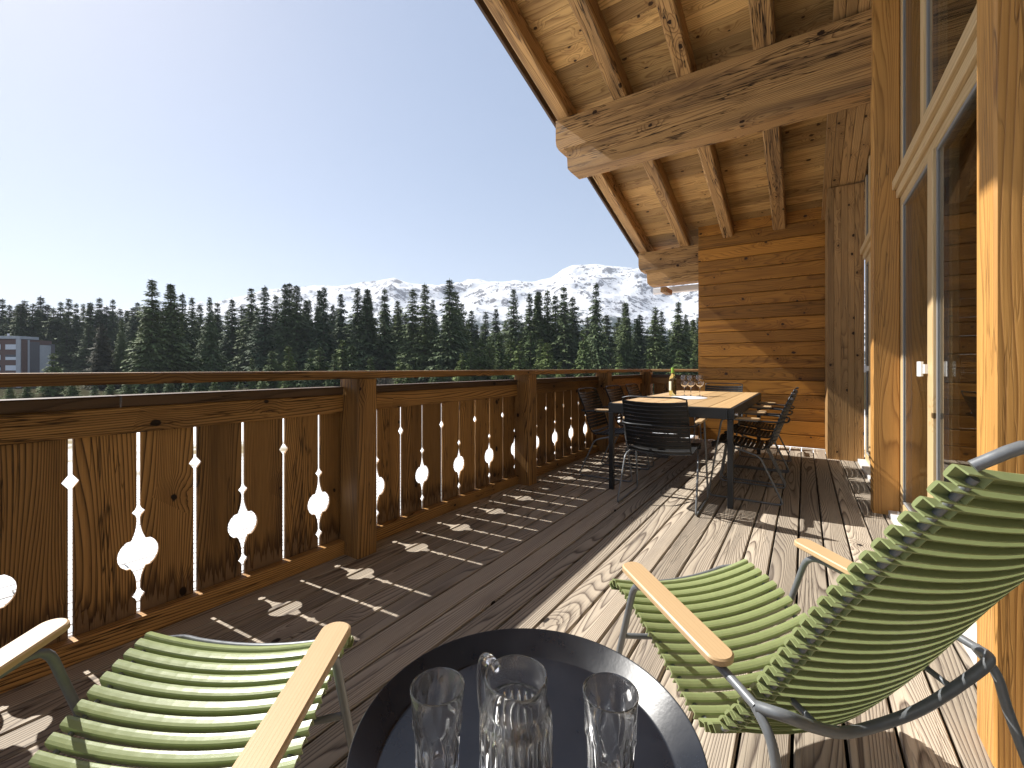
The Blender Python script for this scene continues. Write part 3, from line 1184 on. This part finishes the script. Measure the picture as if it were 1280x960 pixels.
WG = [(0, .0), (.036, .0), (.037, .0015), (.030, .004), (.010, .007), (.0045, .012), (.0036, .03), (.0036, .085), (.006, .093), (.022, .104), (.038, .124), (.0455, .150), (.0455, .170), (.041, .200), (.0355, .222),
      (.0348, .222), (.0402, .200), (.0446, .170), (.0446, .150), (.0372, .1247), (.0215, .1052), (.006, .0965), (0, .096)]
wl = ['wine glass standing next to the bottle, leftmost of the three', 'wine glass in the middle of the three behind the pale mat', 'wine glass farthest from the bottle, rightmost of the three']
for (p, lb) in zip(((-1.066, 4.915), (-.998, 4.90), (-.925, 4.985)), wl):
    lathe_thing('wine_glass', lb, 'glass', (p[0], p[1], TZ + .0005), WG, M['wineglass'], 28, 'wine glasses on the dining table')
m = MB()
m.lathe([(0, .0005), (.20, .0005), (.205, .002), (.20, .004), (0, .004)], 48)
pm = m.build('placemat', M['paper'], None, smooth=40)
pm.location = (-.965, 4.62, TZ + .0003)
pm.scale = (.85, 1.15, 1)
tag(pm, 'pale grey oval mat lying on the dining table in front of the wine glasses', 'mat')

# ------------------------------------------------------------------ tray table with glasses and jug
TC = (-.324, .518)
TRZ = .545
t = thing('tray_table', 'low round black metal tray table in the foreground', 'side table', (TC[0], TC[1], 0))
RR = .237
m = MB()
zf = TRZ - .035
m.lathe([(0, zf), (RR - .036, zf), (RR - .032, zf + .0012), (RR - .004, TRZ - .001), (RR - .0015, TRZ), (RR, TRZ - .0015), (RR - .001, TRZ - .004), (RR - .031, zf - .002), (RR - .034, zf - .003), (0, zf - .003)], 128)
m.build('tray', M['tray'], t, smooth=35)
m = MB()
ring = [((RR - .05) * math.cos(2 * math.pi * k / 40), (RR - .05) * math.sin(2 * math.pi * k / 40), zf - .011) for k in range(40)]
m.tube(ring, .007, 8, closed=True)
m.build('ring_frame', M['dark_metal'], t, smooth=60)
for k in range(4):
    an = R_(38 + 90 * k)
    m = MB()
    r = RR - .045
    m.tube([(r * math.cos(an), r * math.sin(an), zf - .012), (r * math.cos(an), r * math.sin(an), .003)], .008, 10)
    m.build('leg', M['dark_metal'], t, smooth=60)


def fluted(nf, z0, z1, amp):
    def f(r, z, an):
        if z0 <= z <= z1:
            k = min(1, (z - z0) / .006, (z1 - z) / .010)
            return r * (1 - amp * k * (1 - abs(math.cos(nf * an / 2)) ** .7))
        return r
    return f


# tumbler: flared round lip, shoulder, ten flat facets below, thick bottom
def tumbler(label, px, D):
    p = spot(px, D, zf + .0006)
    hgt = .128
    o = MB()
    out = [(0, 0), (.024, 0), (.0262, .0015), (.0268, .006), (.0275, .03), (.0284, .06), (.0292, .074), (.0308, .078), (.0318, .081), (.0323, .095), (.0333, .112), (.0350, hgt - .001), (.0349, hgt), (.0340, hgt + .0006),
           (.0331, hgt - .0004), (.0327, hgt - .002), (.0308, .112), (.0288, .095), (.0262, .078), (.0238, .05), (.0222, .027), (.0195, .021), (.012, .0185), (0, .018)]
    NF = 9

    def rf(r, z, an):
        inside = False
        return r
    vs = []
    n = 108
    idx = []
    for q, (r, z) in enumerate(out):
        if r == 0:
            idx.append([len(vs)] * n); vs.append((0, 0, z)); continue
        row = []
        for k in range(n):
            an = 2 * math.pi * k / n
            rr = r; zz = z
            if 3 <= q <= 9:
                ph = (an * NF / (2 * math.pi)) % 1.0 - .5
                kk = 1.0 if q < 8 else (.8 if q == 8 else .35)
                rr = r * (1 + kk * (.05 - .15 * math.cos(math.pi * ph) * (1 - abs(ph))))
                if q >= 6: zz = z + .0055 * math.cos(2 * math.pi * ph)
            if 18 <= q <= 21 and z < .1:
                ph = (an * NF / (2 * math.pi)) % 1.0 - .5
                rr = r * (1 - .06 * math.cos(2 * math.pi * ph))
            row.append(len(vs)); vs.append((rr * math.cos(an), rr * math.sin(an), zz))
        idx.append(row)
    fs = []
    for i in range(len(out) - 1):
        for k in range(n):
            q4 = []
            for x_ in (idx[i][k], idx[i][(k + 1) % n], idx[i + 1][(k + 1) % n], idx[i + 1][k]):
                if x_ not in q4: q4.append(x_)
            if len(q4) > 2: fs.append(tuple(q4))
    o.add(vs, fs)
    ob = o.build('drinking_glass', M['glass'], None, smooth=28)
    ob.location = p
    ob.rotation_euler = (0, 0, random.random())
    return tag(ob, label, 'glass', 'tumblers on the tray table')


tumbler('clear facetted tumbler on the black tray, left of the jug', 547, .565)
tumbler('clear facetted tumbler on the black tray, right of the jug and beside the green chair', 763, .555)

jug = thing('glass_jug', 'clear ribbed glass jug with a handle between two tumblers on the black tray', 'jug', spot(645, .535, zf + .0006))
NFj = 26
prof_o = [(0, 0), (.040, 0), (.0435, .002), (.0445, .008), (.0448, .05), (.0450, .105), (.0446, .114), (.0425, .121), (.0395, .126), (.0382, .130), (.0378, .136), (.0380, .150), (.0386, .160), (.0384, .1625), (.0372, .1635),
          (.0358, .1625), (.0352, .158), (.0346, .148), (.0344, .136), (.0350, .128), (.0385, .118), (.0405, .108), (.0405, .05), (.0395, .02), (.034, .013), (0, .011)]
vs = []; idx = []
n = 260
for q, (r, z) in enumerate(prof_o):
    if r == 0:
        idx.append([len(vs)] * n); vs.append((0, 0, z)); continue
    row = []
    for k in range(n):
        an = 2 * math.pi * k / n
        rr = r
        if 3 <= q <= 5:
            rr = r - .0055 * (1 - abs(math.cos(NFj * an / 2))) ** 1.3
        # pouring lip
        if 11 <= q <= 17:
            d = math.cos(an - R_(-40))
            if d > .8: rr = r + .006 * ((d - .8) / .2) ** 2 * min(1, max(0, (z - .14) / .02))
        row.append(len(vs)); vs.append((rr * math.cos(an), rr * math.sin(an), z))
    idx.append(row)
fs = []
for i in range(len(prof_o) - 1):
    for k in range(n):
        q4 = []
        for x_ in (idx[i][k], idx[i][(k + 1) % n], idx[i + 1][(k + 1) % n], idx[i + 1][k]):
            if x_ not in q4: q4.append(x_)
        if len(q4) > 2: fs.append(tuple(q4))
m = MB(); m.add(vs, fs); m.build('jug_body', M['glass'], jug, smooth=40)
m = MB()
ha = math.atan2(FW.y * .75 - RT.y * .66, FW.x * .75 - RT.x * .66)
hx, hy = math.cos(ha), math.sin(ha)
hp = smooth_path([(hx * .0375, hy * .0375, .150), (hx * .052, hy * .052, .156), (hx * .066, hy * .066, .148), (hx * .070, hy * .070, .12), (hx * .066, hy * .066, .085), (hx * .056, hy * .056, .065), (hx * .0435, hy * .0435, .060)], 6)
m.tube(hp, .0062, 12)
m.build('handle', M['glass'], jug, smooth=60)

# ------------------------------------------------------------------ forest
def leaf_mat(name, a, b):
    g = NG(name)
    oi = g.new('ShaderNodeObjectInfo')
    geo = g.new('ShaderNodeNewGeometry')
    n = g.noise(geo.outputs['Position'], .55, 3, .6)
    c = g.mix(g.fr(n, .3, .7), a, b)
    c = g.mix(1.0, c, g.ramp(oi.outputs['Random'], [(0, (.72, .78, .80)), (1, (1.25, 1.2, 1.0))]), 'MULTIPLY')
    g.lk(c, g.b.inputs['Base Color'])
    g.b.inputs['Roughness'].default_value = .75
    g.b.inputs['Specular IOR Level'].default_value = .15
    return g.m


M['needle'] = leaf_mat('spruce_needles', (.062, .086, .040), (.135, .170, .078))
M['needle_mid'] = leaf_mat('green_needles', (.080, .110, .048), (.155, .190, .086))
M['larch'] = leaf_mat('brownish_needles', (.075, .075, .040), (.135, .115, .068))
M['needle_young'] = leaf_mat('young_needles', (.075, .110, .036), (.135, .170, .062))
M['twig'] = leaf_mat('bare_twigs', (.15, .12, .085), (.24, .20, .15))
M['bark'] = plain('bark', (.10, .075, .055), .9, 0, .3, 3)


def conifer(hgt, rad, seed, mat, nbr, base=.12, droop=.35, ragged=.3, twin=False, sz0=.026):
    """meshes (crown, trunk): boughs all round the stem hung with small flat needle sprays"""
    rn = random.Random(seed)
    v = []; f = []
    def spray(c, d, s):
        # a ragged spray of needles: a kinked lozenge
        d = d.normalized()
        side = d.cross(Vector((rn.uniform(-.5, .5), rn.uniform(-.5, .5), 1)))
        if side.length < .01: side = Vector((1, 0, 0))
        side.normalize()
        b = len(v)
        v.append(c - d * s * .4)
        v.append(c + side * s * rn.uniform(.22, .42) + d * s * rn.uniform(-.1, .3))
        v.append(c + d * s * rn.uniform(.6, 1.1) - Vector((0, 0, s * rn.uniform(.05, .35))))
        v.append(c - side * s * rn.uniform(.22, .42) + d * s * rn.uniform(-.1, .3))
        f.append((b, b + 1, b + 2, b + 3))
    tops = [(0.0, 0.0, 1.0)]
    if twin: tops.append((rad * .42, rad * .12, .975))
    lean = [rn.uniform(-.25, .25) for _ in range(8)]
    for (ox, oy, hk) in tops:
        ga = rn.random() * 6.28
        nbr = int(nbr * 1.45)
        nw = max(12, nbr // 12)
        whs = [((q + rn.uniform(-.35, .35)) / nw) for q in range(nw)]
        for i in range(nbr):
            t = whs[min(nw - 1, int(nw * i / nbr))] + rn.uniform(-.55, .55) / nw
            t = min(.985, max(0, t))
            z = hgt * hk * (base + (1 - base) * t)
            env = rad * ((1 - t) ** .86 * .98 + .012) * (1 if t > .1 else .72 + t * 2.8)
            env *= 1 + .20 * math.sin(t * 31 + seed) * math.sin(t * 13 + seed * 2.3)
            if twin: env *= .80
            an = ga + i * 2.39996 + rn.uniform(-.5, .5)
            env *= 1 + .22 * math.sin(an * 2 + lean[0] * 20 + t * 5)
            Lb = env * rn.uniform(1 - ragged, 1.15)
            if rn.random() < .10: Lb *= .45
            if rn.random() < .05: Lb *= 1.3
            lift = .55 if t > .82 else .02
            tip = Vector((math.cos(an) * Lb, math.sin(an) * Lb, lift * Lb - droop * Lb * (1 - t) ** .5))
            o = Vector((ox, oy, z))
            ns = max(2, int(Lb / (hgt * sz0 * .55)))
            for q in range(ns):
                s = (q + .6 + rn.uniform(-.3, .3)) / ns
                c = o + tip * s + Vector((0, 0, .12 * Lb * math.sin(s * 3.1)))
                sz = hgt * sz0 * rn.uniform(.7, 1.4) * (.55 + .45 * (1 - t) ** .7)
                dd = Vector((tip.x, tip.y, tip.z - .2 * Lb)) + Vector((rn.uniform(-.5, .5), rn.uniform(-.5, .5), rn.uniform(-.2, .2))) * Lb
                spray(c, dd, sz)
                for sgn in (-1, 1):
                    if s < .95:
                        sd = Vector((-math.sin(an), math.cos(an), -.3)) * sgn
                        spray(c + sd * sz * rn.uniform(.4, .9), sd + tip.normalized() * rn.uniform(.2, 1.0) + Vector((0, 0, rn.uniform(-.7, .1))), sz * rn.uniform(.6, 1.0))
        for q in range(8):
            spray(Vector((ox, oy, hgt * hk * (.955 + .0065 * q))), Vector((rn.uniform(-.3, .3), rn.uniform(-.3, .3), 1)), hgt * .010)
    me = bpy.data.meshes.new('crown')
    me.from_pydata([tuple(x) for x in v], [], f)
    me.materials.append(mat)
    me.update()
    tb = MB()
    tr = hgt * .013 + .05
    for (ox, oy, hk) in tops:
        pts = [(ox * min(1, .2 + q / 4), oy * min(1, .2 + q / 4), hgt * hk * q / 8 * .97) for q in range(9)]
        tb.tube(pts, [tr * (1 - .9 * q / 8) for q in range(9)], 7)
    tm = bpy.data.meshes.new('trunk')
    tm.from_pydata(tb.v, [], tb.f)
    tm.materials.append(M['bark'])
    return me, tm


PROTO = {
    'tall': [conifer(30, 5.0, 1, M['needle'], 330, .08, .34, .38), conifer(30, 4.4, 2, M['needle'], 300, .14, .42, .42), conifer(30, 5.6, 3, M['needle'], 350, .06, .30, .40),
             conifer(30, 3.9, 9, M['needle'], 260, .22, .46, .48), conifer(30, 4.8, 10, M['needle'], 280, .12, .38, .50), conifer(30, 5.2, 13, M['needle'], 300, .10, .30, .45, twin=True)],
    'wide': [conifer(28, 5.8, 4, M['needle_mid'], 420, .05, .25, .30), conifer(28, 6.2, 5, M['needle_mid'], 400, .04, .24, .30, twin=True), conifer(28, 6.4, 12, M['larch'], 420, .03, .18, .30)],
    'young': [conifer(9, 2.0, 6, M['needle_young'], 150, .04, .10, .28, sz0=.05), conifer(9, 1.7, 7, M['needle_young'], 140, .05, .08, .30, sz0=.05), conifer(9, 2.4, 8, M['needle_young'], 160, .03, .14, .30, sz0=.05)],
}
NOMH = {'tall': 30, 'wide': 28, 'young': 9}


def ground_z(p):
    r = math.hypot(p.x, p.y)
    return GZ + 2.2 * min(1, max(0, (r - 90) / 150.0)) - .3


def tree(px, top, D, kind, label, group, wk=1.0, rn=random, which=None):
    p = spot(px, D)
    p.z = ground_z(p)
    hgt = H + (460 - top) / FPX * D - p.z
    me, tm = rn.choice(PROTO[kind]) if which is None else PROTO[kind][which]
    s = hgt / NOMH[kind]
    wk *= {'tall': 1.3, 'wide': 1.0, 'young': 1.15}[kind]
    r = thing('spruce_tree', label, 'tree', p, rn.uniform(0, 6.28), group)
    r.scale = (s * wk, s * wk, s)
    for nm, d in (('crown', me), ('trunk', tm)):
        o = bpy.data.objects.new(nm, d); col.objects.link(o); o.parent = r
    return r


rt = random.Random(77)
G1 = 'spruces in the dense far forest on the left'
L1 = 'dark tall spruce in the dense forest wall on the left'
for (x, y) in ((-40, 374), (-28, 382), (-14, 371), (-5, 380), (3, 372), (12, 380), (22, 379), (31, 374), (41, 378), (51, 369), (60, 379), (67, 383), (76, 376), (86, 372), (95, 378), (104, 378), (113, 376), (124, 371), (133, 381),
               (141, 373), (150, 384), (159, 387), (166, 383), (172, 377)):
    tree(x, y + 1, rt.uniform(165, 195), 'tall', L1, G1, rt.uniform(.85, 1.15), rt)
G2 = 'tall spruces in the row across the meadow'
L2_ = 'tall dark spruce in the row in front of the snowy mountain'
row = [(213, 375, 150), (228, 366, 140), (240, 371, 150), (250, 380, 160), (272, 378, 165), (290, 373, 150), (302, 382, 165), (314, 360, 145), (331, 357, 140), (345, 368, 150), (356, 355, 140), (362, 354, 150), (371, 357, 142),
       (386, 374, 155), (405, 358, 138), (416, 380, 160), (426, 367, 148), (447, 359, 138), (462, 371, 155), (481, 361, 140), (497, 376, 150), (516, 360, 132), (531, 354, 130), (541, 374, 150), (562, 348, 125), (570, 364, 140),
       (577, 378, 150), (607, 389, 165), (620, 386, 160), (642, 361, 135), (662, 366, 140), (672, 364, 150), (684, 362, 140), (694, 368, 145), (705, 358, 135), (716, 371, 150), (745, 354, 125), (780, 377, 130), (795, 398, 140),
       (819, 383, 125), (827, 388, 135), (848, 377, 125), (857, 392, 135), (872, 396, 140), (890, 380, 130), (915, 372, 130), (950, 380, 140)]
special = {187: 'x', 562: 'tallest slender spruce standing clear of its neighbours at the middle of the tree row',
           745: 'slender spruce standing alone right in front of the mountain peak', 331: None}
for (x, y, D) in row:
    tree(x, y, D, 'tall', special.get(x) or L2_, G2, rt.uniform(.85, 1.15), rt)
G3 = 'spruces filling the forest behind the row'
L3 = 'dark spruce half hidden behind the front row of the forest'
for k in range(112):
    x = -40 + k * 8.5 + rt.uniform(-5, 5)
    ty = 390 + rt.uniform(-7, 16) if x < 590 else 400 + rt.uniform(-8, 14)
    tree(x, ty, rt.uniform(165, 215), 'tall', L3, G3, rt.uniform(1.1, 1.5), rt)
tree(190, 349, 112, 'wide', 'broadest green spruce on the left with a forked top above the railing', 'big spruces standing before the forest', 1.35, random.Random(1), 1)
tree(262, 371, 118, 'wide', 'paler broad spruce right of the forked one, with a visible grey trunk', 'big spruces standing before the forest', .85, random.Random(2), 0)
tree(127, 404, 120, 'wide', 'rounded brownish spruce between the apartment block and the forked spruce', 'big spruces standing before the forest', 1.15, random.Random(2), 2)
tree(152, 398, 125, 'wide', 'dense spruce just left of the broad forked spruce', 'big spruces standing before the forest', .8, random.Random(2), 0)
G4 = 'young bright green spruces at the forest edge'
L4 = 'small bright green young spruce at the edge of the forest'
for (x, y, D) in ((66, 441, 100), (315, 446, 110), (340, 438, 112), (361, 430, 112), (388, 436, 110), (400, 434, 115), (418, 440, 110), (428, 425, 120), (440, 430, 118), (463, 447, 105), (499, 450, 105), (511, 455, 108), (548, 454, 108),
                  (577, 441, 112), (588, 428, 118), (600, 424, 120), (612, 420, 122), (625, 414, 125), (638, 422, 120), (650, 426, 112), (663, 414, 122), (676, 424, 118), (684, 428, 112), (729, 412, 115), (775, 443, 105), (812, 440, 115),
                  (850, 436, 108), (869, 437, 108), (90, 470, 88), (250, 462, 100), (285, 458, 105), (160, 466, 98), (540, 466, 95), (620, 455, 105), (700, 452, 105), (12, 478, 84), (34, 474, 88), (118, 476, 82), (138, 470, 90), (188, 473, 86), (212, 470, 92), (232, 474, 84), (268, 472, 88), (300, 468, 90), (328, 466, 92), (355, 468, 88), (410, 466, 90), (455, 466, 92), (575, 464, 92), (655, 462, 95)):
    tree(x, y, D, 'young', {66: 'small bright green young spruce beside the apartment block', 775: 'small young spruce standing by itself behind the railing near the table'}.get(x, L4), G4, rt.uniform(.9, 1.25), rt)

# leafless shrub by the railing post
rb = random.Random(5)
p = spot(483, 100); p.z = ground_z(p)
sh = thing('bare_shrub', 'pale leafless shrub among the young spruces behind the railing', 'shrub', p)
m = MB()
def twig(o, d, L, r, lev):
    pts = [o]
    for q in range(3):
        d = (d + Vector((rb.uniform(-.25, .25), rb.uniform(-.25, .25), rb.uniform(-.05, .2)))).normalized()
        pts.append(pts[-1] + d * L / 3)
    m.tube(pts, [r * (1 - .22 * q) for q in range(4)], 4)
    if lev:
        for q in range(4):
            b = pts[rb.choice((1, 2, 3))]
            twig(b, (d + Vector((rb.uniform(-.8, .8), rb.uniform(-.8, .8), rb.uniform(-.1, .5)))).normalized(), L * .55, r * .55, lev - 1)
for k in range(16):
    an = k * .7
    twig(Vector((math.cos(an) * .5, math.sin(an) * .5, 0)), Vector((math.cos(an) * .45, math.sin(an) * .45, 1)), 4.2 * rb.uniform(.7, 1.05), .06, 2)
m.build('branches', M['twig'], sh)

# ------------------------------------------------------------------ apartment block far left
M['brick'] = plain('brown_cladding', (.17, .105, .085), .8, 0, .15, 2)
M['slate'] = plain('grey_cladding', (.15, .14, .145), .8, 0, .12, 2)
M['concrete'] = plain('pale_concrete', (.45, .46, .48), .7, 0, .08, 1)
M['blind'] = plain('white_blind', (.70, .72, .76), .6, 0, .05, 3)
M['wglass'] = plain('dark_window', (.05, .06, .075), .15, 0, .1, 1)
DB = 125.0
c0 = spot(25, DB)
bld = thing('apartment_building', 'brown flat-roofed apartment block with white window blinds at the left edge', 'building', (c0.x, c0.y, GZ - .2), YAW + R_(2))
topz = H + (460 - 424) / FPX * DB - (GZ - .2)
def bpart(name, lo, hi, mat, par=bld):
    m = MB(); m.box(lo, hi, 2, .02); return m.build(name, M[mat], par)
bpart('wall', (-26, 0, 0), (0, 8.9, topz), 'brick')
bpart('corner_strip', (-.9, -.25, 0), (.35, .0 - .01, topz + .1), 'concrete')
bpart('roof_edge', (-26.3, -.35, topz + .105), (.3, 4.9, topz + .9), 'concrete')
bpart('stair_wing', (.02, .02, 0), (.55, 1.5, topz - .1), 'brick')
bpart('pale_strip', (.02, 1.52, 0), (.65, 2.0, topz - .05), 'concrete')
bpart('grey_wing', (.02, 2.02, 0), (.6, 4.8, topz - .6), 'slate')
bpart('pale_wing', (.02, 4.82, 0), (.7, 8.0, topz - 1.4), 'concrete')
bpart('end_wing', (.02, 8.02, 0), (.9, 9.0, topz - 1.0), 'slate')
for fl in range(4):
    zz = topz - 3.0 - fl * 3.0
    for xx in (-24.5, -20.5, -16.5, -12.5, -8.2, -4.0):
        w_ = bpart('window', (xx, -.06, zz), (xx + 3.0, -.012, zz + 1.55), 'wglass')
        bpart('blind', (xx + .05, -.12, zz + .05), (xx + 2.95, -.065, zz + (1.5 if (fl + int(xx)) % 3 else .9)), 'blind', w_)
for (xx, yy) in ((-7.5, 4), (-14, 6)):
    m = MB(); m.tube([(xx, yy, topz + .9), (xx, yy, topz + 1.9)], .25, 10); m.build('roof_vent', M['concrete'], bld, smooth=40)

# ------------------------------------------------------------------ the air between here and the mountains
g = NG('haze_air')
g.n.remove(g.b)
pv = g.new('ShaderNodeVolumePrincipled')
pv.inputs['Color'].default_value = (.80, .87, 1.0, 1)
pv.inputs['Density'].default_value = 1.1e-4
pv.inputs['Anisotropy'].default_value = .15
g.lk(pv.outputs[0], g.out.inputs['Volume'])
m = MB()
HB = 9100.0
v8 = [(x_, y_, z_) for z_ in (HAZE_BOT, HAZE_TOP) for (x_, y_) in ((-HB, -HB), (HB, -HB), (HB, HB), (-HB, HB))]
m.add(v8, [(3, 2, 1, 0), (4, 5, 6, 7), (0, 1, 5, 4), (1, 2, 6, 5), (2, 3, 7, 6), (3, 0, 4, 7)])
tag(m.build('haze', g.m), kind='stuff')
